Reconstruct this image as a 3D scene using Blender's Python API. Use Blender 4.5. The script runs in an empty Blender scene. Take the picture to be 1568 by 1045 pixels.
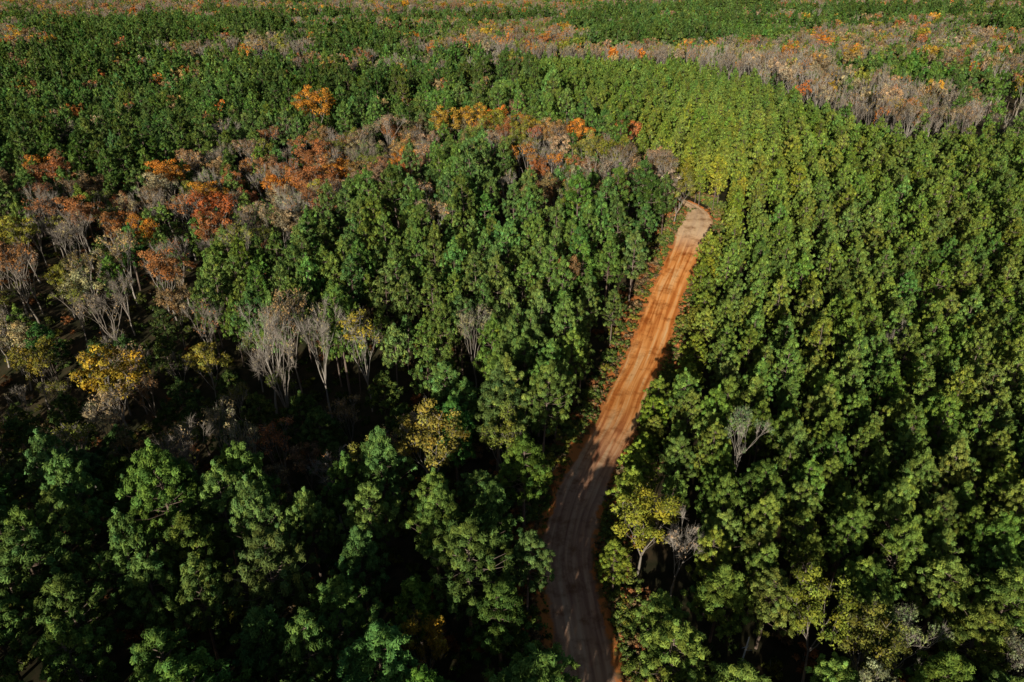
import bpy, math, numpy as np
rng = np.random.default_rng(11)
scene = bpy.context.scene
scene.view_settings.view_transform = 'Standard'
scene.view_settings.look = 'None'
scene.view_settings.exposure = 0

# ------------------------------------------------------------ helpers
def sstep(a, b, x):
    t = np.clip((x - a) / (b - a), 0, 1)
    return t * t * (3 - 2 * t)

_tab = np.random.default_rng(5).random((256, 256))
def vnoise(x, y):
    xi = np.floor(x).astype(int); yi = np.floor(y).astype(int)
    fx = x - xi; fy = y - yi
    fx = fx * fx * (3 - 2 * fx); fy = fy * fy * (3 - 2 * fy)
    a = _tab[xi % 256, yi % 256]; b = _tab[(xi + 1) % 256, yi % 256]
    c = _tab[xi % 256, (yi + 1) % 256]; d = _tab[(xi + 1) % 256, (yi + 1) % 256]
    return (a * (1 - fx) + b * fx) * (1 - fy) + (c * (1 - fx) + d * fx) * fy
def fbm(x, y, o=3):
    s = 0; a = .5; t = 0
    for i in range(o):
        s = s + a * vnoise(x * 2 ** i + 17.3 * i, y * 2 ** i + 9.1 * i); t += a; a *= .5
    return s / t
def pdist(x, y, pts):
    best = np.full(np.shape(x), 1e9)
    for (ax, ay), (bx, by) in zip(pts[:-1], pts[1:]):
        dx, dy = bx - ax, by - ay
        t = np.clip(((x - ax) * dx + (y - ay) * dy) / (dx * dx + dy * dy), 0, 1)
        best = np.minimum(best, np.hypot(x - ax - t * dx, y - ay - t * dy))
    return best
def inpoly(x, y, P):
    r = np.zeros(np.shape(x), bool)
    n = len(P)
    for i in range(n):
        x1, y1 = P[i]; x2, y2 = P[(i + 1) % n]
        c = ((y1 > y) != (y2 > y)) & (x < (x2 - x1) * (y - y1) / (y2 - y1 + 1e-12) + x1)
        r ^= c
    return r

# ------------------------------------------------------------ layout (metres)
ROADC = [(20, -160), (15, -80), (11, -30), (8.2, 5), (7.2, 25), (6.7, 38), (6.1, 46), (5.9, 53), (8.5, 62.7), (14.2, 75.5),
         (17.4, 84), (20.7, 92), (23.9, 100.5), (27.8, 111), (32.7, 122.7), (37.2, 133.5), (40.0, 141), (41.0, 149), (37, 158), (26, 167), (10, 176), (-14, 188)]
def catmull(P, step=1.0):
    P = np.array(P, float); out = []
    for i in range(1, len(P) - 2):
        p0, p1, p2, p3 = P[i - 1], P[i], P[i + 1], P[i + 2]
        n = max(2, int(np.linalg.norm(p2 - p1) / step))
        for k in range(n):
            t = k / n
            out.append(.5 * ((2 * p1) + (-p0 + p2) * t + (2 * p0 - 5 * p1 + 4 * p2 - p3) * t * t + (-p0 + 3 * p1 - 3 * p2 + p3) * t ** 3))
    return np.array(out)
RC = catmull(ROADC)
RCs = [tuple(p) for p in RC[::4]]
BAND = [(-130, 95), (-77, 95), (-75, 112), (-71, 138), (-60, 163), (-45, 184), (-16, 192), (11, 172), (26, 150)]
CREEK = [(-140, 80), (-70, 80), (-42, 78), (-20, 70)]
STRIP = [(-60, 425), (-20, 420), (35, 400), (100, 350), (116, 272), (126, 224), (139, 188), (162, 130)]
CENTER = [(-57, 112), (-49, 97), (-29, 91), (-14, 83), (-4, 76), (0, 60), (8, 60), (60, 150), (28, 122), (8, 122), (-23, 124)]
VALLEY = [(-140, 102), (-74, 98), (-57, 102), (-49, 95), (-29, 88), (-14, 80), (-6, 74), (-8, 62), (-20, 57), (-45, 57), (-62, 54), (-140, 54)]

def terrain(x, y):
    x = np.asarray(x, float); y = np.asarray(y, float)
    E = 6.5 * sstep(82, 145, y) * (1 - sstep(300, 400, y)) * sstep(-45, 10, x)
    dr = pdist(x, y, RCs)
    A = 1.5 + 9 * sstep(350, 800, y)
    rel = (fbm(x / 230 + 3, y / 230) - .5) * 2 * A
    rel = rel - 7 * np.exp(-(pdist(x, y, CREEK) / 20) ** 2) - 3 * np.exp(-(pdist(x, y, BAND) / 25) ** 2)
    return E + rel * sstep(6, 26, dr)

# ------------------------------------------------------------ materials
def mat_foliage():
    m = bpy.data.materials.new("foliage"); m.use_nodes = True
    nt = m.node_tree; N = nt.nodes; Lk = nt.links; N.clear()
    out = N.new('ShaderNodeOutputMaterial')
    a = N.new('ShaderNodeAttribute'); a.attribute_type = 'INSTANCER'; a.attribute_name = 'tint'
    v = N.new('ShaderNodeAttribute'); v.attribute_type = 'GEOMETRY'; v.attribute_name = 'var'
    sc = N.new('ShaderNodeVectorMath'); sc.operation = 'MULTIPLY'
    Lk.new(a.outputs['Color'], sc.inputs[0]); Lk.new(v.outputs['Vector'], sc.inputs[1])
    p = N.new('ShaderNodeBsdfDiffuse')
    Lk.new(sc.outputs[0], p.inputs['Color'])
    Lk.new(p.outputs[0], out.inputs['Surface'])
    return m
def mat_bark(name, c1, c2):
    m = bpy.data.materials.new(name); m.use_nodes = True
    nt = m.node_tree; N = nt.nodes; Lk = nt.links; N.clear()
    out = N.new('ShaderNodeOutputMaterial')
    p = N.new('ShaderNodeBsdfDiffuse'); Lk.new(p.outputs[0], out.inputs['Surface'])
    oi = N.new('ShaderNodeObjectInfo')
    nz = N.new('ShaderNodeTexNoise'); nz.inputs['Scale'].default_value = 3; nz.inputs['Detail'].default_value = 1
    tc = N.new('ShaderNodeTexCoord'); Lk.new(tc.outputs['Object'], nz.inputs['Vector'])
    ad = N.new('ShaderNodeMath'); ad.operation = 'MULTIPLY_ADD'; ad.inputs[1].default_value = .6
    Lk.new(oi.outputs['Random'], ad.inputs[0])
    m2 = N.new('ShaderNodeMath'); m2.operation = 'MULTIPLY'; m2.inputs[1].default_value = .5
    Lk.new(nz.outputs['Fac'], m2.inputs[0]); Lk.new(m2.outputs[0], ad.inputs[2])
    r = N.new('ShaderNodeValToRGB')
    r.color_ramp.elements[0].color = (*c1, 1); r.color_ramp.elements[1].color = (*c2, 1)
    Lk.new(ad.outputs[0], r.inputs['Fac']); Lk.new(r.outputs['Color'], p.inputs['Color'])
    return m
M_FOL = mat_foliage()
M_PB = mat_bark("pine_bark", (.12, .08, .055), (.26, .2, .16))
M_DB = mat_bark("hardwood_bark", (.19, .15, .115), (.42, .37, .31))

# ------------------------------------------------------------ mesh builder
class B:
    def __init__(s): s.V = []; s.T = []; s.M = []; s.A = []; s.n = 0
    def add(s, V, T, m, a):
        s.V.append(V); s.T.append(T + s.n); s.n += len(V)
        s.M.append(np.full(len(T), m)); s.A.append(np.broadcast_to(a, (len(T), 3)).astype(float))
    def tube(s, pts, rad, k, m=1):
        pts = np.asarray(pts, float); n = len(pts)
        d = pts[-1] - pts[0]; d /= np.linalg.norm(d) + 1e-9
        u = np.cross(d, [0.3, .9, .2]); u /= np.linalg.norm(u) + 1e-9; w = np.cross(d, u)
        an = np.arange(k) * 2 * math.pi / k
        ring = np.cos(an)[:, None] * u + np.sin(an)[:, None] * w
        V = (pts[:, None, :] + ring[None] * np.asarray(rad)[:, None, None]).reshape(-1, 3)
        T = []
        for i in range(n - 1):
            for j in range(k):
                a = i * k + j; b = i * k + (j + 1) % k
                T += [(a, b, b + k), (a, b + k, a + k)]
        s.add(V, np.array(T), m, 1.0)
    def cards(s, P, Nn, Tn, L, W, a):
        Tn = Tn - Nn * (Tn * Nn).sum(1)[:, None]; Tn /= np.linalg.norm(Tn, axis=1)[:, None] + 1e-9
        b = np.cross(Nn, Tn)
        L = np.broadcast_to(L, len(P))[:, None]; W = np.broadcast_to(W, len(P))[:, None]
        V = np.stack([P - Tn * L * .5 - b * W * .5, P - Tn * L * .4 + b * W * .5, P + Tn * L * .5], 1).reshape(-1, 3)
        s.add(V, np.arange(len(V)).reshape(-1, 3), 0, a)
    def slivers(s, P, D, L, W, r):
        b = np.cross(D, r.normal(size=D.shape)); b /= np.linalg.norm(b, axis=1)[:, None] + 1e-9
        L = L[:, None]
        V = np.stack([P - b * W * .5, P + b * W * .5, P + D * L], 1).reshape(-1, 3)
        s.add(V, np.arange(len(V)).reshape(-1, 3), 1, 1.0)
    def mesh(s, name, mats):
        V = np.concatenate(s.V); T = np.concatenate(s.T); Mi = np.concatenate(s.M); A = np.concatenate(s.A)
        me = bpy.data.meshes.new(name)
        me.vertices.add(len(V)); me.vertices.foreach_set('co', V.astype(np.float32).ravel())
        me.loops.add(len(T) * 3); me.loops.foreach_set('vertex_index', T.astype(np.int32).ravel())
        me.polygons.add(len(T)); me.polygons.foreach_set('loop_start', np.arange(len(T), dtype=np.int32) * 3)
        for m in mats: me.materials.append(m)
        me.polygons.foreach_set('material_index', Mi.astype(np.int32))
        me.update(calc_edges=True)
        at = me.attributes.new('var', 'FLOAT_VECTOR', 'FACE'); at.data.foreach_set('vector', A.astype(np.float32).ravel())
        return me
def nrm(v): return v / (np.linalg.norm(v, axis=-1, keepdims=True) + 1e-9)

def clumpcards(b, C, Rr, nf, L, W, r, squash=.75, upb=.35, spread=.25, upt=0.):
    n = len(C)
    d = nrm(r.normal(size=(n, nf, 3))); flip = (r.random((n, nf)) < .6)
    d[..., 2] = np.where(flip, np.abs(d[..., 2]), d[..., 2])
    rad = Rr[:, None, None] * (r.random((n, nf, 1)) ** .45)
    P = C[:, None, :] + d * rad * np.array([1, 1, squash])
    Nn = nrm(d + .42 * r.normal(size=d.shape) + np.array([0, 0, upb]))
    Tn = nrm(r.normal(size=d.shape) * .6 + d * .5 + np.array([0, 0, upt]))
    cv = r.normal(1, spread, (n, 1)).clip(.5, 1.7) * r.uniform(.65, 1.35, (n, nf))
    hue = r.normal(0, .08, (n, 1)) + r.normal(0, .05, (n, nf))
    A = np.stack([cv * (1 + hue), cv, cv * (1 - hue)], -1)
    b.cards(P.reshape(-1, 3), Nn.reshape(-1, 3), Tn.reshape(-1, 3), L * r.uniform(.6, 1.3, n * nf), W, A.reshape(-1, 3))

def make_pine(name, seed, levels, per, nf, L, W, k=5, cs=1.0, h=16., R=3.0):
    r = np.random.default_rng(seed); b = B()
    cb = r.uniform(.36, .48); lean = r.normal(0, .25, 2); pw = r.uniform(1.0, 1.75)
    ax = lambda z: np.array([lean[0] * (z / h) ** 2, lean[1] * (z / h) ** 2, z])
    zs = np.linspace(0, h * .98, 6)
    b.tube([ax(z) for z in zs], .2 * (1 - zs / h) + .03, k)
    C = []; Rr = []
    ph = r.random() * 6
    for i in range(levels):
        s_ = (i + r.uniform(.1, .7)) / levels; t = cb + (1 - cb) * s_
        prof = min(1, .65 + 1.8 * s_) * (1 - s_ ** pw) ** .78
        kk = max(2, int(round(per * (.45 + .6 * prof))))
        for j in range(kk):
            ph += 2 * math.pi / kk + r.normal(0, .3)
            ln = R * 1.12 * prof * r.uniform(.6, 1.22) + .12
            dv = np.array([math.cos(ph), math.sin(ph), 0])
            base = ax(h * t * .97); rise = ln * (.2 + .65 * s_) + r.normal(0, .2)
            tip = base + dv * ln + np.array([0, 0, rise])
            mid = base + dv * ln * .55 + np.array([0, 0, rise * .3])
            if k > 3: b.tube([base, mid, tip], [.06, .04, .015], 3)
            rc = r.uniform(.30, .50) * cs
            C.append(tip); Rr.append(rc)
            C.append(base + (tip - base) * r.uniform(.5, .72) + np.array([0, 0, .1])); Rr.append(rc * .9)
            tv = np.array([-dv[1], dv[0], 0]) * r.choice([-1, 1])
            if r.random() < .9 and ln > 1.0:
                C.append(base + (tip - base) * .82 + tv * ln * .33 + np.array([0, 0, r.normal(0, .2)])); Rr.append(rc * .85)
    C.append(ax(h + .5)); Rr.append(.22 * cs); C.append(ax(h - .2)); Rr.append(.32 * cs); C.append(ax(h - .9)); Rr.append(.44 * cs)
    clumpcards(b, np.array(C), np.array(Rr), nf, L, W, r, 1.25, .12, .3, 1.0)
    return b.mesh(name, [M_FOL, M_PB])

def make_hardwood(name, seed, leafn, twign, L, W, tw=.045, kids=(5, 3, 3), h=16., R=4.5, rs=1.0, fewer=False):
    r = np.random.default_rng(seed); b = B(); segs = []; tips = []
    lens = [.3 * h, .3 * h, .21 * h, .14 * h]; rads = [.24 * rs, .11 * rs, .055 * rs, .028 * rs]
    def grow(p, d, lv):
        ln = lens[lv] * r.uniform(.8, 1.2)
        m = p + d * ln * .5 + r.normal(0, .05 * ln, 3); e = p + d * ln + r.normal(0, .06 * ln, 3)
        segs.append((p, m, e, rads[lv], lv))
        if lv == 3: tips.append((m, e, d)); return
        for c in range(kids[lv]):
            a = r.random() * 6.283 if lv else 6.283 * c / kids[0] + r.normal(0, .3)
            side = np.array([math.cos(a), math.sin(a), 0]); spr = [.75, .8, .9][lv] * r.uniform(.5, 1.2)
            nd = nrm(d + side * spr + np.array([0, 0, .25]))
            grow(e if c % 2 == 0 or lv == 0 else m + (e - m) * r.random(), nd, lv + 1)
    grow(np.zeros(3), np.array([r.normal(0, .05), r.normal(0, .05), 1.]), 0)
    allp = np.array([s[2] for s in segs]); mr = np.percentile(np.hypot(allp[:, 0], allp[:, 1]), 96); mz = allp[:, 2].max()
    S = np.array([R * .92 / mr, R * .92 / mr, h * .96 / mz])
    for p, m, e, rd, lv in segs:
        b.tube([p * S, m * S, e * S], [rd, rd * .8, rd * .55], [5, 4, 3, 3][lv])
    E = np.array([t[1] for t in tips]) * S; Mm = np.array([t[0] for t in tips]) * S; D = np.array([t[2] for t in tips])
    n = len(E)
    if twign:
        q = r.random((n, twign, 1)); P = Mm[:, None] * (1 - q) + E[:, None] * q
        Dd = nrm(D[:, None] * .9 + r.normal(0, .6, (n, twign, 3)) + np.array([0, 0, .35]))
        b.slivers(P.reshape(-1, 3), Dd.reshape(-1, 3), r.uniform(.5, 1.6, n * twign), tw, r)
    if leafn:
        keep = r.random(n) < (.4 if fewer else .97 if leafn > 30 else .85)
        clumpcards(b, E[keep] + r.normal(0, .2, (keep.sum(), 3)), r.uniform(.7, 1.25, keep.sum()), leafn, L, W, r, .8, .2, .25)
        if leafn > 30:   # inner crown leaves so the crown is not only a shell
            clumpcards(b, Mm[::2] * .96 + r.normal(0, .3, Mm[::2].shape), r.uniform(.6, 1.1, len(Mm[::2])), int(leafn * .6), L, W, r, .8, .2, .25)
    return b.mesh(name, [M_FOL, M_DB])

pine_n = [make_pine(f"pine_near_{i}", 100 + i, 11, 7, 78, .46, .12) for i in range(8)]
pine_m = [make_pine(f"pine_mid_{i}", 200 + i, 9, 6, 26, .62, .21, k=4) for i in range(8)]
pine_f = [make_pine(f"pine_far_{i}", 300 + i, 6, 4, 12, 1.0, .5, k=3, cs=1.3) for i in range(4)]
hw_full = [make_hardwood(f"hw_full_{i}", 400 + i, 60, 8, .38, .25) for i in range(3)]
hw_sparse = [make_hardwood(f"hw_sparse_{i}", 420 + i, 28, 20, .36, .24) for i in range(3)]
hw_bare = [make_hardwood(f"hw_bare_{i}", 440 + i, 12, 32, .3, .2, tw=.04, fewer=True) for i in range(3)]
hwm_full = [make_hardwood(f"hwm_full_{i}", 500 + i, 40, 0, .65, .45, kids=(5, 3, 2)) for i in range(3)]
hwm_sparse = [make_hardwood(f"hwm_sparse_{i}", 520 + i, 16, 10, .6, .4, tw=.08, rs=1.5) for i in range(2)]
hwm_bare = [make_hardwood(f"hwm_bare_{i}", 540 + i, 6, 12, .5, .35, tw=.09, rs=2.0, fewer=True) for i in range(3)]
def make_shrub(name, seed):
    r = np.random.default_rng(seed); b = B()
    for i in range(5):
        a = r.random() * 6.28; b.tube([[0, 0, 0], [math.cos(a) * .5, math.sin(a) * .5, .8], [math.cos(a) * .7, math.sin(a) * .7, 1.3]], [.03, .02, .01], 3)
    C = np.stack([r.normal(0, .5, 12), r.normal(0, .5, 12), r.uniform(.3, 1.3, 12)], 1)
    clumpcards(b, C, r.uniform(.3, .5, 12), 40, .3, .18, r)
    return b.mesh(name, [M_FOL, M_DB])
shr = [make_shrub(f"shrub_{i}", 600 + i) for i in range(4)]

# ------------------------------------------------------------ scatter
def lattice(sp, ang, jit, x0, x1, y0, y1, an=1.0):
    cx, cy = (x0 + x1) / 2, (y0 + y1) / 2; D = math.hypot(x1 - x0, y1 - y0) / 2
    gxx = np.arange(-D, D, sp * an); gyy = np.arange(-D, D, sp / an); X, Y = np.meshgrid(gxx, gyy)
    X = X + ((np.arange(len(gyy)) % 2 * sp * .5)[:, None] if an == 1 else 0) + rng.uniform(-jit, jit, X.shape) * sp; Y = Y + rng.uniform(-jit, jit, Y.shape) * sp
    c, s = math.cos(ang), math.sin(ang)
    x = (X * c - Y * s + cx).ravel(); y = (X * s + Y * c + cy).ravel()
    k = (x > x0) & (x < x1) & (y > y0) & (y < y1)
    x, y = x[k], y[k]
    k = np.where(y > 0, np.abs(x) < .70 * y + 38, np.abs(x + 8) < 48)
    return x[k], y[k]
bndY = [p[1] for p in RC if p[1] <= 143 ] + [150, 193, 240, 340, 420, 2000]
bndX = [p[0] for p in RC if p[1] <= 143 ] + [41, 27, 15, 5, -20, -20]
def classify(x, y):
    dr = pdist(x, y, RCs)
    c = np.full(x.shape, 3)
    right = x > np.interp(y, bndY, bndX)
    poly = [(-700, 425), (-20, 420), (35, 400), (100, 350), (116, 272), (126, 224), (139, 188), (162, 130), (250, -200), (-700, -200)]
    before = inpoly(x, y, poly)
    c[right & before] = 1
    n1 = (fbm(x / 18, y / 18) - .5)
    db = pdist(x, y, BAND)
    c[(~right) & (y < 300) & (db + n1 * 30 < np.interp(x, [-80, -40, 0, 30], [30, 36, 22, 12]))] = 4
    c[inpoly(x, y, VALLEY)] = 5
    c[inpoly(x, y, CENTER) & ~right] = 2
    ds = pdist(x, y, STRIP)
    c[(ds + n1 * 40 < np.interp(x, [-60, 40, 100, 130, 160], [7, 16, 24, 15, 11]))] = 6
    far = (~before) & (c == 3)
    nf = fbm(x / 110 + 40, y / 90 + 7, 3)
    c[far & (nf > .58)] = 7
    c[(y > 300) & (c == 3) & (fbm(x / 80 + 9, y / 60 + 2, 3) > .61)] = 7
    c[(y > 720) & (x < 60) & (y < 960) & (fbm(x / 120, y / 70) > .42)] = 7
    c[right & (y < 43) & (y > -20)] = 8
    c[dr < np.interp(y, [44, 58, 140, 144, 146], [3.6, 4.5, 4.5, 3.5, 1.6])] = 0
    c[(~right) & (dr < 5.6) & (y > 84) & (y < 128)] = 0
    return c

PAL = {'orange': (.50, .19, .03), 'rust': (.33, .135, .05), 'gold': (.42, .25, .035), 'tan': (.34, .25, .13),
       'olive': (.20, .20, .035), 'brown': (.25, .16, .075), 'red': (.40, .11, .03), 'pale': (.19, .205, .09), 'lime': (.24, .25, .03), 'honey': (.29, .21, .03)}
# hero hardwoods: x, y, kind, colour, crown width, height
HERO = [(-62, 222, 'F', 'orange', 13, 22), (-56, 161, 'F', 'orange', 9, 16), (-48, 161, 'F', 'rust', 13, 17), (-64, 141, 'F', 'red', 10, 16),
        (-83, 166, 'F', 'orange', 10, 16), (-111, 163, 'F', 'rust', 11, 16), (-20, 210, 'F', 'honey', 10, 17), (-11, 212, 'F', 'gold', 9, 16), (-4, 205, 'F', 'olive', 9, 15),
        (-40, 186, 'B', 'tan', 10, 18), (-36, 206, 'S', 'tan', 10, 18), (-85, 206, 'B', 'tan', 10, 16), (-76, 143, 'B', 'tan', 9, 16), (-55, 80, 'F', 'gold', 9, 17.5),
        (-52.6, 72, 'S', 'tan', 7, 14), (-86, 126, 'B', 'tan', 10, 17), (-85, 109, 'S', 'rust', 9, 17), (-60, 109, 'F', 'rust', 8, 16), (-67, 101, 'B', 'tan', 9, 14),
        (-31, 79, 'B', 'tan', 7.5, 22), (-27, 84, 'B', 'tan', 7, 20), (-36, 86, 'B', 'brown', 8, 19), (-21, 85, 'S', 'gold', 7, 17), (-33, 90, 'S', 'brown', 7, 18), (-5.3, 86, 'S', 'tan', 6, 15), (8.6, 101, 'F', 'rust', 4, 14),
        (-9.6, 60, 'F', 'honey', 8, 15), (-15, 60, 'F', 'olive', 6, 13), (-37.5, 62, 'B', 'tan', 6.5, 15), (-30, 62, 'S', 'tan', 4.5, 15), (-36, 69, 'S', 'tan', 4.5, 15),
        (12.8, 49.5, 'F', 'lime', 7, 12), (15.6, 46.5, 'B', 'tan', 4.5, 11), (25.4, 60, 'S', 'pale', 5, 13), (56, 87, 'B', 'tan', 4, 11), (31, 138, 'F', 'tan', 7, 12), (34.0, 137, 'F', 'olive', 6, 12),
        (21, 138, 'F', 'brown', 8, 12), (12, 128, 'F', 'olive', 8, 12), (25, 146, 'F', 'olive', 8, 12), (36.5, 145, 'F', 'olive', 5.5, 12), (-7, 37, 'F', 'honey', 4, 10), (-1, 62, 'F', 'olive', 6, 12),
        (-73, 120, 'S', 'tan', 8, 15), (-80, 134, 'F', 'rust', 8, 14), (-50, 147, 'B', 'tan', 8, 15), (-40, 140, 'S', 'rust', 8, 13), (-28, 176, 'F', 'orange', 8, 15), (-21, 150, 'F', 'orange', 7, 11),
        (-70, 155, 'F', 'orange', 9, 15), (-44, 172, 'F', 'orange', 9, 16), (-92, 140, 'F', 'rust', 9, 15), (5, 190, 'F', 'honey', 6, 14), (-55, 190, 'F', 'rust', 10, 16), (-63, 178, 'F', 'rust', 9, 15), (-34, 160, 'F', 'brown', 9, 14)]
hx = np.array([h[0] for h in HERO]); hy = np.array([h[1] for h in HERO]); hr = np.array([h[4] for h in HERO])

pts = []
def add(x, y, kind, sx, sz, tint):
    pts.append((x, y, kind, sx, sz, tint))
def ptint(base, n, r=.16):
    t = np.array(base)[None] * rng.normal(1, r, (n, 1)).clip(.6, 1.5)
    t = t * np.stack([rng.normal(1, .11, n), np.ones(n), rng.normal(1, .12, n)], 1).clip(.6, 1.5)
    return t
def heroclear(x, y, f=.42):
    k = np.ones(len(x), bool)
    for a, b_, r_ in zip(hx, hy, hr): k &= np.hypot(x - a, y - b_) > r_ * f + .8
    k &= np.hypot(x - 18.5, y - 35) > 3.2
    return k
def region(cls, sp, ang, jit, y0, y1, an=1.0):
    X = .72 * y1 + 55
    x, y = lattice(sp, ang, jit, -X, X, y0, y1, an)
    k = classify(x, y) == cls; x, y = x[k], y[k]
    if y0 < 330: k = heroclear(x, y); x, y = x[k], y[k]
    return x, y
G_PL = (.145, .212, .040); G_CE = (.126, .196, .042); G_MA = (.116, .190, .042)
# plantation
x, y = region(1, 3.6, math.radians(-17), .18, -50, 430, 1.13)
T = ptint(G_PL, len(x), .15)
T *= (0.84 + .34 * fbm(x / 35, y / 35))[:, None]
g = np.exp(-((x - 52) / 32) ** 2 - ((y - 185) / 55) ** 2)[:, None]      # antisolar hotspot painted into the pine tints on the crest
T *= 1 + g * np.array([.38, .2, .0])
dl = pdist(x, y, RCs)
ye = dl < 9; T[ye] *= np.array([1.2, 1.02, .8])
for i in range(len(x)):
    s = rng.uniform(.82, 1.16); lo = .76 if (dl[i] < 9 and 30 < y[i] < 100) else 1
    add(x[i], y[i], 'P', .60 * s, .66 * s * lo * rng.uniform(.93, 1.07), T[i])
# centre stand
x, y = region(2, 4.2, math.radians(-10), .28, 50, 160)
T = ptint(G_CE, len(x), .16)
for i in range(len(x)):
    s = rng.uniform(.82, 1.2); add(x[i], y[i], 'P', .72 * s, .80 * s * rng.uniform(.93, 1.07), T[i])
# mature pine
for (y0, y1, sp) in ((-50, 430, 5.6), (430, 1350, 7.2)):
    x, y = region(3, sp, .4, .36, y0, y1)
    T = ptint(G_MA, len(x), .18)
    nn = fbm(x / 60 + 5, y / 60)
    stand = np.floor(fbm(x / 140 + 2, y / 110 + 8, 2) * 7) % 3   # separate stands of different age
    T *= (.78 + .46 * nn)[:, None] * np.where(y > 80, .88, 1)[:, None]
    T *= np.where(y > 250, np.array([.78, 1.0, 1.18])[stand.astype(int)], 1)[:, None]
    dl = pdist(x, y, RCs)
    for i in range(len(x)):
        s = rng.uniform(.74, 1.2) * (1.2 if y0 > 400 else 1)
        if rng.random() < .05 and y[i] > 60:
            add(x[i], y[i], 'F' if rng.random() < .5 else 'S', .8, .9, ptint(PAL[rng.choice(['olive', 'tan', 'rust', 'orange', 'brown', 'brown'])], 1)[0]); continue
        zz = .98
        if y[i] > 250: zz *= [1.1, .95, .8][int(stand[i])]; s *= [1.05, 1., .88][int(stand[i])]
        if y[i] < 62: zz = .78 + .2 * float(sstep(10, 30, dl[i]))
        if y[i] < 14: zz *= .78
        add(x[i], y[i], 'P', .93 * s, zz * s ** .6 * rng.uniform(.84, 1.12), T[i])
def mix(x, y, kinds, cols, sc, hs, pineP, ptin=G_CE):
    for i in range(len(x)):
        if rng.random() < pineP:
            s = rng.uniform(.75, 1.1); add(x[i], y[i], 'P', .88 * s, hs * .98 * s, ptint(ptin, 1)[0])
        else:
            s = rng.uniform(.75, 1.25); add(x[i], y[i], rng.choice(list(kinds)), sc * s, hs * s ** .6, ptint(PAL[rng.choice(cols)], 1)[0])
x, y = region(4, 5.6, .2, .36, 60, 300)
mix(x, y, 'FFFSSSBB', ['orange', 'rust', 'tan', 'brown', 'brown', 'olive', 'olive', 'tan', 'rust', 'brown'], .70, .85, .30)
x, y = region(5, 5.6, .2, .36, 40, 110)
mix(x, y, 'SSSBBF', ['tan', 'brown', 'brown', 'olive', 'olive', 'rust'], .6, .70, .4, (.08, .12, .03))
x, y = region(6, 5.4, .2, .36, 100, 470)
mix(x, y, 'SSBBBBBF', ['orange', 'tan', 'brown', 'tan', 'tan', 'brown', 'olive', 'gold'], .62, 1.0, .10)
x, y = region(7, 7.2, .2, .36, 250, 1350)
mix(x, y, 'FSSBBBS', ['gold', 'tan', 'brown', 'olive', 'tan', 'rust', 'olive', 'brown', 'orange'], .85, 1.0, .40)
x, y = region(8, 4.6, .3, .33, -20, 44)
mix(x, y, 'FFFS', ['pale', 'olive', 'pale'], .52, .70, .62, G_PL)

X = np.array([p[0] for p in pts]); Y = np.array([p[1] for p in pts]); Z = terrain(X, Y) - .1
D = np.hypot(X, Y)
near = (D < 82) & (Y > 12) & (np.abs(X) < .72 * Y + 35)
def coll(name, meshes):
    c = bpy.data.collections.new(name)
    for i, m in enumerate(meshes):
        o = bpy.data.objects.new(f"{name}_{i:02d}", m); c.objects.link(o)
    return c
def forest(name, P, Rz, S, T, I, collection):
    me = bpy.data.meshes.new(name); n = len(P)
    me.vertices.add(n); me.vertices.foreach_set('co', np.asarray(P, np.float32).ravel())
    a = me.attributes.new('scl', 'FLOAT_VECTOR', 'POINT'); a.data.foreach_set('vector', np.asarray(S, np.float32).ravel())
    a = me.attributes.new('rot', 'FLOAT_VECTOR', 'POINT'); a.data.foreach_set('vector', np.asarray(Rz, np.float32).ravel())
    a = me.attributes.new('idx', 'INT', 'POINT'); a.data.foreach_set('value', np.asarray(I, np.int32))
    a = me.attributes.new('tint', 'FLOAT_COLOR', 'POINT'); a.data.foreach_set('color', np.concatenate([T, np.ones((n, 1))], 1).astype(np.float32).ravel())
    ob = bpy.data.objects.new(name, me); scene.collection.objects.link(ob)
    ng = bpy.data.node_groups.new(name + "_nodes", 'GeometryNodeTree')
    ng.interface.new_socket("Geometry", in_out='INPUT', socket_type='NodeSocketGeometry')
    ng.interface.new_socket("Geometry", in_out='OUTPUT', socket_type='NodeSocketGeometry')
    N = ng.nodes; Lk = ng.links
    gi = N.new('NodeGroupInput'); go = N.new('NodeGroupOutput')
    ci = N.new('GeometryNodeCollectionInfo'); ci.inputs['Collection'].default_value = collection
    ci.inputs['Separate Children'].default_value = True; ci.inputs['Reset Children'].default_value = True
    ip = N.new('GeometryNodeInstanceOnPoints'); ip.inputs['Pick Instance'].default_value = True
    def na(nm, ty):
        q = N.new('GeometryNodeInputNamedAttribute'); q.data_type = ty; q.inputs['Name'].default_value = nm
        return [o for o in q.outputs if o.enabled and o.name == 'Attribute'][0]
    Lk.new(gi.outputs[0], ip.inputs['Points']); Lk.new(ci.outputs[0], ip.inputs['Instance'])
    Lk.new(na('idx', 'INT'), ip.inputs['Instance Index']); Lk.new(na('scl', 'FLOAT_VECTOR'), ip.inputs['Scale'])
    Lk.new(na('rot', 'FLOAT_VECTOR'), ip.inputs['Rotation'])
    Lk.new(ip.outputs[0], go.inputs[0])
    md = ob.modifiers.new("instances", 'NODES'); md.node_group = ng
    return ob
cp_m = coll("pine_kit", pine_m); cp_f = coll("pine_far_kit", pine_f)
ch_m = coll("hardwood_kit", hw_full + hw_sparse + hw_bare)
ch_f = coll("hardwood_far_kit", hwm_full + hwm_sparse + hwm_bare)
K = np.array([p[2] for p in pts]); SX = np.array([p[3] for p in pts]); SZ = np.array([p[4] for p in pts]); TT = np.array([p[5] for p in pts])
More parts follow.
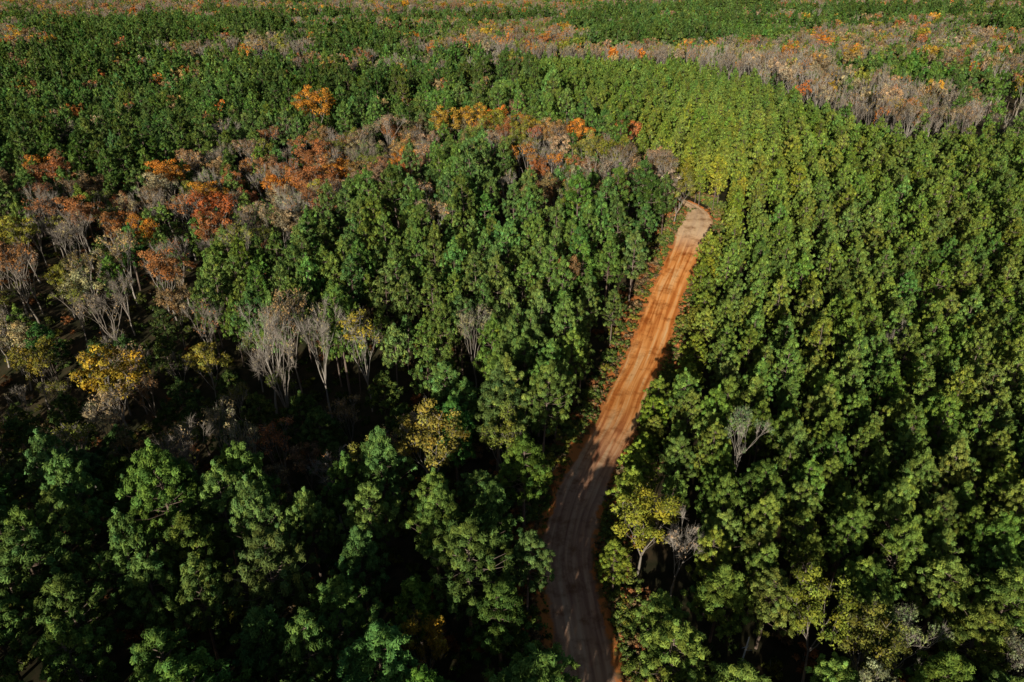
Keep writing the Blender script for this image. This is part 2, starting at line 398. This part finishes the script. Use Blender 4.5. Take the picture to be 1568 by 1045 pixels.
def emit(name, mask, collection, idx):
    n = mask.sum()
    if not n: return
    P = np.stack([X[mask], Y[mask], Z[mask]], 1)
    Rz = np.stack([rng.normal(0, .035, n), rng.normal(0, .035, n), rng.uniform(0, 6.28, n)], 1)
    S = np.stack([SX[mask], SX[mask], SZ[mask]], 1)
    forest(name, P, Rz, S, TT[mask], idx(n, K[mask]), collection)
def hwidx(nF, nS, nB):
    def f(n, k):
        u = rng.random(n)
        return np.where(k == 'F', (u * nF).astype(int), np.where(k == 'S', nF + (u * nS).astype(int), nF + nS + (u * nB).astype(int)))
    return f
isP = K == 'P'
emit("pine_forest", isP & ~near & (D < 300), cp_m, lambda n, k: rng.integers(0, 8, n))
emit("distant_pine_forest", isP & (D >= 300), cp_f, lambda n, k: rng.integers(0, 4, n))
emit("hardwood_forest", ~isP & ~near & (D < 240), ch_m, hwidx(3, 3, 3))
emit("distant_hardwood_forest", ~isP & (D >= 240), ch_f, hwidx(3, 2, 3))
def place(name, me, x, y, sx, sz, tint):
    o = bpy.data.objects.new(name, me); scene.collection.objects.link(o)
    o.location = (x, y, float(terrain(np.array([x]), np.array([y]))[0]) - .1)
    o.rotation_euler = (rng.normal(0, .03), rng.normal(0, .03), rng.uniform(0, 6.28)); o.scale = (sx, sx, sz)
    o["tint"] = [float(tint[0]), float(tint[1]), float(tint[2])]
    return o
for i in np.nonzero(near)[0]:
    if K[i] == 'P': place("pine_tree", pine_n[rng.integers(8)], X[i], Y[i], SX[i], SZ[i], TT[i])
    else:
        me = {'F': hw_full, 'S': hw_sparse, 'B': hw_bare}[K[i]][rng.integers(3)]
        place({'F': "oak_tree", 'S': "thinning_oak_tree", 'B': "bare_tree"}[K[i]], me, X[i], Y[i], SX[i], SZ[i], TT[i])
for (x_, y_, k, c, w, h) in HERO:
    me = {'F': hw_full, 'S': hw_sparse, 'B': hw_bare}[k][rng.integers(3)]
    nm = "bare_tree" if k == 'B' else {'orange': 'orange_maple_tree', 'red': 'red_maple_tree', 'rust': 'rust_oak_tree', 'gold': 'golden_hickory_tree', 'honey': 'golden_hickory_tree'}.get(c, 'oak_tree')
    place(nm, me, x_, y_, w / 9., h / 16., ptint(PAL[c], 1, .06)[0])

# shrubs along road and in valley
n = 4200
t = rng.integers(0, len(RC) - 1, n); side = rng.choice([-1, 1], n)
off = (2.9 + np.abs(rng.normal(0, 1.5, n)) + 1.7 * (fbm(t / 5., side * 3. + 9) - .35)) * side
tg = RC[t + 1] - RC[t]; tg = tg / np.linalg.norm(tg, axis=1)[:, None]
sxp = RC[t, 0] + tg[:, 1] * off; syp = RC[t, 1] - tg[:, 0] * off
k = (pdist(sxp, syp, RCs) > 2.6) & ~((side < 0) & (syp > 84) & (syp < 128) & (rng.random(n) < .5)); sxp, syp = sxp[k], syp[k]
sc1 = np.clip((np.abs(off[k]) - 2.2) * .42, .16, 1.0) * rng.uniform(.5, 1.1, k.sum())
xv, yv = lattice(3.0, .1, .45, -110, 90, 25, 230); cc = classify(xv, yv); k = np.isin(cc, [4, 5, 8, 2, 3]); xv, yv = xv[k], yv[k]
SXp = np.concatenate([sxp, xv]); SYp = np.concatenate([syp, yv]); n = len(SXp)
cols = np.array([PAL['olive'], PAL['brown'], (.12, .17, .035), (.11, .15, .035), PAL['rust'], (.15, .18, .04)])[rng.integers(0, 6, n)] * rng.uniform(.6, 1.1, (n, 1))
cols[len(sxp):] *= .6  # valley and forest shade put into the colour of the off-road shrubs
sc = np.concatenate([sc1, rng.uniform(.4, 1.1, len(xv))])
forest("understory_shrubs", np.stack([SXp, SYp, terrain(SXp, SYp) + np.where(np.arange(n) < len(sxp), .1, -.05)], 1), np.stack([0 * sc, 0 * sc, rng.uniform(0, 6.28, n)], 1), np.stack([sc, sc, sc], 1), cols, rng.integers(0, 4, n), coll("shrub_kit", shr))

# ------------------------------------------------------------ ground
def grow_axis(a, b, step, lim, g=1.12):
    v = list(np.arange(a, b, step)); s = step
    hi = [v[-1]]
    while hi[-1] < lim: s *= g; hi.append(hi[-1] + s)
    s = step; lo = [a]
    while lo[-1] > -lim: s *= g; lo.append(lo[-1] - s)
    return np.array(lo[::-1][:-1] + v + hi[1:])
gx = grow_axis(-130, 170, 2.2, 9000, 1.08); gy = grow_axis(-60, 300, 2.4, 9000, 1.05)
GX, GY = np.meshgrid(gx, gy); GZ = terrain(GX.ravel(), GY.ravel())
nx, ny = len(gx), len(gy)
me = bpy.data.meshes.new("ground")
me.vertices.add(nx * ny); me.vertices.foreach_set('co', np.stack([GX.ravel(), GY.ravel(), GZ], 1).astype(np.float32).ravel())
ii = (np.arange(ny - 1)[:, None] * nx + np.arange(nx - 1)[None]).ravel()
q = np.stack([ii, ii + 1, ii + nx + 1, ii + nx], 1)
me.loops.add(len(q) * 4); me.loops.foreach_set('vertex_index', q.astype(np.int32).ravel())
me.polygons.add(len(q)); me.polygons.foreach_set('loop_start', np.arange(len(q), dtype=np.int32) * 4)
me.update(calc_edges=True)
ground = bpy.data.objects.new("ground", me); scene.collection.objects.link(ground)
m = bpy.data.materials.new("forest_floor"); m.use_nodes = True; N = m.node_tree.nodes; Lk = m.node_tree.links
p = N['Principled BSDF']; p.inputs['Roughness'].default_value = 1; p.inputs['Specular IOR Level'].default_value = .05
tc = N.new('ShaderNodeTexCoord'); nz = N.new('ShaderNodeTexNoise'); nz.inputs['Scale'].default_value = .35; nz.inputs['Detail'].default_value = 8
nz.inputs['Roughness'].default_value = .7
Lk.new(tc.outputs['Object'], nz.inputs['Vector'])
r = N.new('ShaderNodeValToRGB'); e = r.color_ramp.elements
e[0].position = .35; e[0].color = (.025, .03, .012, 1); e[1].position = .65; e[1].color = (.09, .06, .032, 1)
x_ = e.new(.5); x_.color = (.05, .042, .022, 1)
Lk.new(nz.outputs['Fac'], r.inputs['Fac']); Lk.new(r.outputs['Color'], p.inputs['Base Color'])
me.materials.append(m)

# ------------------------------------------------------------ road
u = np.array([-5.6, -4.7, -4.0, -3.1, -2.4, -1.9, -1.4, -.8, 0, .8, 1.4, 1.9, 2.4, 2.9, 3.5, 4.1, 5.0])
zp = np.array([-.7, .3, .75, .14, .18, .06, .10, .20, .22, .20, .10, .06, .16, .1, .35, .2, -.7])
tg = np.gradient(RC, axis=0); tg /= np.linalg.norm(tg, axis=1)[:, None]; nr = np.stack([tg[:, 1], -tg[:, 0]], 1)
n = len(RC); v = np.arange(n, dtype=float)
wid = .92 + .12 * (fbm(v / 9, v * 0 + .5) - .5) * 2
wid = wid * (1 + .45 * np.exp(-((RC[:, 1] - 136) / 5) ** 2) * (RC[:, 0] > 25))
past = np.arange(n) > np.argmin(np.hypot(RC[:, 0] - 40, RC[:, 1] - 141))
wid = np.where(past, wid * np.interp(np.arange(n) - np.argmax(past), [0, 8, 14], [1, .6, .42]), wid)
wl = 1 + .45 * (fbm(v / 4, v * 0 + 7.5) - .5) * 2; wr = 1 + .45 * (fbm(v / 4, v * 0 + 3.5) - .5) * 2
wl = wl * (1 + .28 * sstep(80, 90, RC[:, 1]) * (1 - sstep(122, 132, RC[:, 1])))
UU = u[None] * wid[:, None] * np.where(np.abs(u)[None] > 3.2, np.where(u[None] < 0, wl[:, None], wr[:, None]), 1)
px_ = RC[:, 0:1] + nr[:, 0:1] * UU; py_ = RC[:, 1:2] + nr[:, 1:2] * UU
pz_ = terrain(px_.ravel(), py_.ravel()).reshape(px_.shape) + zp[None] + .12 * (fbm(px_ * .8, py_ * .8) - .5)
kk = len(u)
me = bpy.data.meshes.new("dirt_road")
ii = (np.arange(n - 1)[:, None] * kk + np.arange(kk - 1)[None]).ravel()
q = np.stack([ii, ii + 1, ii + kk + 1, ii + kk], 1)[:, ::-1]
me.from_pydata(np.stack([px_.ravel(), py_.ravel(), pz_.ravel()], 1).tolist(), [], q.tolist())
a = me.attributes.new('ru', 'FLOAT', 'POINT'); a.data.foreach_set('value', np.broadcast_to(u[None], px_.shape).astype(np.float32).ravel())
a = me.attributes.new('rv', 'FLOAT', 'POINT'); a.data.foreach_set('value', np.broadcast_to(v[:, None], px_.shape).astype(np.float32).ravel())
for f in me.polygons: f.use_smooth = True
road = bpy.data.objects.new("dirt_road", me); scene.collection.objects.link(road)
m = bpy.data.materials.new("clay_road"); m.use_nodes = True; N = m.node_tree.nodes; Lk = m.node_tree.links
p = N['Principled BSDF']; p.inputs['Roughness'].default_value = 1; p.inputs['Specular IOR Level'].default_value = .1
au = N.new('ShaderNodeAttribute'); au.attribute_name = 'ru'; av = N.new('ShaderNodeAttribute'); av.attribute_name = 'rv'
cb = N.new('ShaderNodeCombineXYZ'); Lk.new(au.outputs['Fac'], cb.inputs[0])
mv = N.new('ShaderNodeMath'); mv.operation = 'MULTIPLY'; mv.inputs[1].default_value = .06; Lk.new(av.outputs['Fac'], mv.inputs[0]); Lk.new(mv.outputs[0], cb.inputs[1])
n1 = N.new('ShaderNodeTexNoise'); n1.inputs['Scale'].default_value = 1.3; n1.inputs['Detail'].default_value = 5; n1.inputs['Distortion'].default_value = .4; Lk.new(cb.outputs[0], n1.inputs['Vector'])
tc = N.new('ShaderNodeTexCoord'); n2 = N.new('ShaderNodeTexNoise'); n2.inputs['Scale'].default_value = .45; n2.inputs['Detail'].default_value = 8; n2.inputs['Roughness'].default_value = .7
Lk.new(tc.outputs['Object'], n2.inputs['Vector'])
r1 = N.new('ShaderNodeValToRGB'); e = r1.color_ramp.elements
e[0].position = .38; e[0].color = (.60, .18, .035, 1); e[1].position = .70; e[1].color = (.95, .56, .25, 1); q_ = e.new(.52); q_.color = (.92, .37, .10, 1)
Lk.new(n1.outputs['Fac'], r1.inputs['Fac'])
mg = N.new('ShaderNodeMapRange'); Lk.new(av.outputs['Fac'], mg.inputs[0])  # lower stretch greyed: tree shade put into the road colour
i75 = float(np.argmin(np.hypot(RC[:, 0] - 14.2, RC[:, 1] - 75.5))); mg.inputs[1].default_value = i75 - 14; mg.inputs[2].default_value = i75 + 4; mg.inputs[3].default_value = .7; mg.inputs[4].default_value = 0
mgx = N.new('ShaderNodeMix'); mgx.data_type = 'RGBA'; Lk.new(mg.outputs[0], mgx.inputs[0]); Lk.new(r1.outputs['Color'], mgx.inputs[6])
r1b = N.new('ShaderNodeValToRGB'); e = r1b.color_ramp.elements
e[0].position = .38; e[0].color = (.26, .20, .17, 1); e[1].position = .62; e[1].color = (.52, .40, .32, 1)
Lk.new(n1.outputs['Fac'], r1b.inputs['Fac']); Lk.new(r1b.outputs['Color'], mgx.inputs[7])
msd = N.new('ShaderNodeMapRange'); Lk.new(av.outputs['Fac'], msd.inputs[0])
i136 = float(np.argmin(np.hypot(RC[:, 0] - 37.2, RC[:, 1] - 133.5))); msd.inputs[1].default_value = i136 - 9; msd.inputs[2].default_value = i136; msd.inputs[4].default_value = .65
msx = N.new('ShaderNodeMix'); msx.data_type = 'RGBA'; Lk.new(msd.outputs[0], msx.inputs[0]); Lk.new(mgx.outputs[2], msx.inputs[6]); msx.inputs[7].default_value = (.95, .74, .48, 1)
r2 = N.new('ShaderNodeValToRGB'); e = r2.color_ramp.elements
e[0].position = .34; e[0].color = (.55, .45, .37, 1); e[1].position = .52; e[1].color = (1.02, 1.02, 1.02, 1); Lk.new(n2.outputs['Fac'], r2.inputs['Fac'])
mm = N.new('ShaderNodeMix'); mm.data_type = 'RGBA'; mm.blend_type = 'MULTIPLY'; mm.inputs[0].default_value = 1
Lk.new(msx.outputs[2], mm.inputs[6]); Lk.new(r2.outputs['Color'], mm.inputs[7])
ab = N.new('ShaderNodeMath'); ab.operation = 'ABSOLUTE'; Lk.new(au.outputs['Fac'], ab.inputs[0])
jt = N.new('ShaderNodeMath'); jt.operation = 'MULTIPLY_ADD'; jt.inputs[1].default_value = 2.6; Lk.new(n2.outputs['Fac'], jt.inputs[0]); Lk.new(ab.outputs[0], jt.inputs[2])
mr = N.new('ShaderNodeMapRange'); mr.inputs[1].default_value = 3.95; mr.inputs[2].default_value = 4.3; Lk.new(jt.outputs[0], mr.inputs[0])
m3 = N.new('ShaderNodeMix'); m3.data_type = 'RGBA'; Lk.new(mr.outputs[0], m3.inputs[0])
n3 = N.new('ShaderNodeTexNoise'); n3.inputs['Scale'].default_value = .9; n3.inputs['Detail'].default_value = 6; Lk.new(tc.outputs['Object'], n3.inputs['Vector'])
r3 = N.new('ShaderNodeValToRGB'); e = r3.color_ramp.elements
e[0].position = .40; e[0].color = (.15, .10, .035, 1); e[1].position = .52; e[1].color = (.68, .23, .06, 1); Lk.new(n3.outputs['Fac'], r3.inputs['Fac'])
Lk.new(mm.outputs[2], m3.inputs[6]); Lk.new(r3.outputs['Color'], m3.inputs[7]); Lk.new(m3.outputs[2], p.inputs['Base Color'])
bp = N.new('ShaderNodeBump'); bp.inputs['Strength'].default_value = .8; bp.inputs['Distance'].default_value = .18; Lk.new(n1.outputs['Fac'], bp.inputs['Height']); Lk.new(bp.outputs[0], p.inputs['Normal'])
me.materials.append(m)

# ------------------------------------------------------------ pale dead snag near the road
b = B(); r = np.random.default_rng(3)
b.tube([[0, 0, 0], [.05, 0, 3], [.0, .05, 6], [.08, 0, 9.0]], [.12, .1, .08, .04], 7)
for i in range(9):
    z = r.uniform(3, 9); a = r.random() * 6.28; b.tube([[0, 0, z], [math.cos(a) * .5, math.sin(a) * .5, z + .15]], [.03, .01], 3)
me = b.mesh("dead_snag", [M_FOL, mat_bark("weathered_wood", (.45, .43, .4), (.6, .58, .55))])
o = bpy.data.objects.new("dead_snag", me); scene.collection.objects.link(o); o.location = (18.5, 35.5, float(terrain(np.array([18.5]), np.array([35.5]))[0]) - .2)

# ------------------------------------------------------------ light, sky, camera
EL, AZ = math.radians(17), math.radians(16.8)
w = bpy.data.worlds.new("World"); scene.world = w; w.use_nodes = True
N = w.node_tree.nodes; bg = N['Background']; sk = N.new('ShaderNodeTexSky'); sk.sky_type = 'NISHITA'; sk.sun_disc = False
sk.sun_elevation = EL; sk.sun_rotation = math.pi + AZ; w.node_tree.links.new(sk.outputs[0], bg.inputs[0]); bg.inputs[1].default_value = .05
sl = bpy.data.lights.new("sun", 'SUN'); sl.energy = 5; sl.angle = math.radians(.5); sl.color = (1, .95, .83)
so = bpy.data.objects.new("sun", sl); scene.collection.objects.link(so)
from mathutils import Vector
dv = Vector((math.sin(AZ) * math.cos(EL), math.cos(AZ) * math.cos(EL), -math.sin(EL)))
so.rotation_euler = dv.to_track_quat('-Z', 'Y').to_euler()
cam = bpy.data.cameras.new("camera"); co = bpy.data.objects.new("camera", cam); scene.collection.objects.link(co)
cam.lens = 24; cam.sensor_width = 36; cam.clip_end = 20000; cam.clip_start = .5
co.location = (0, 0, 55); co.rotation_euler = (math.radians(61), 0, 0); scene.camera = co
print("PTS", len(pts), "near", near.sum())
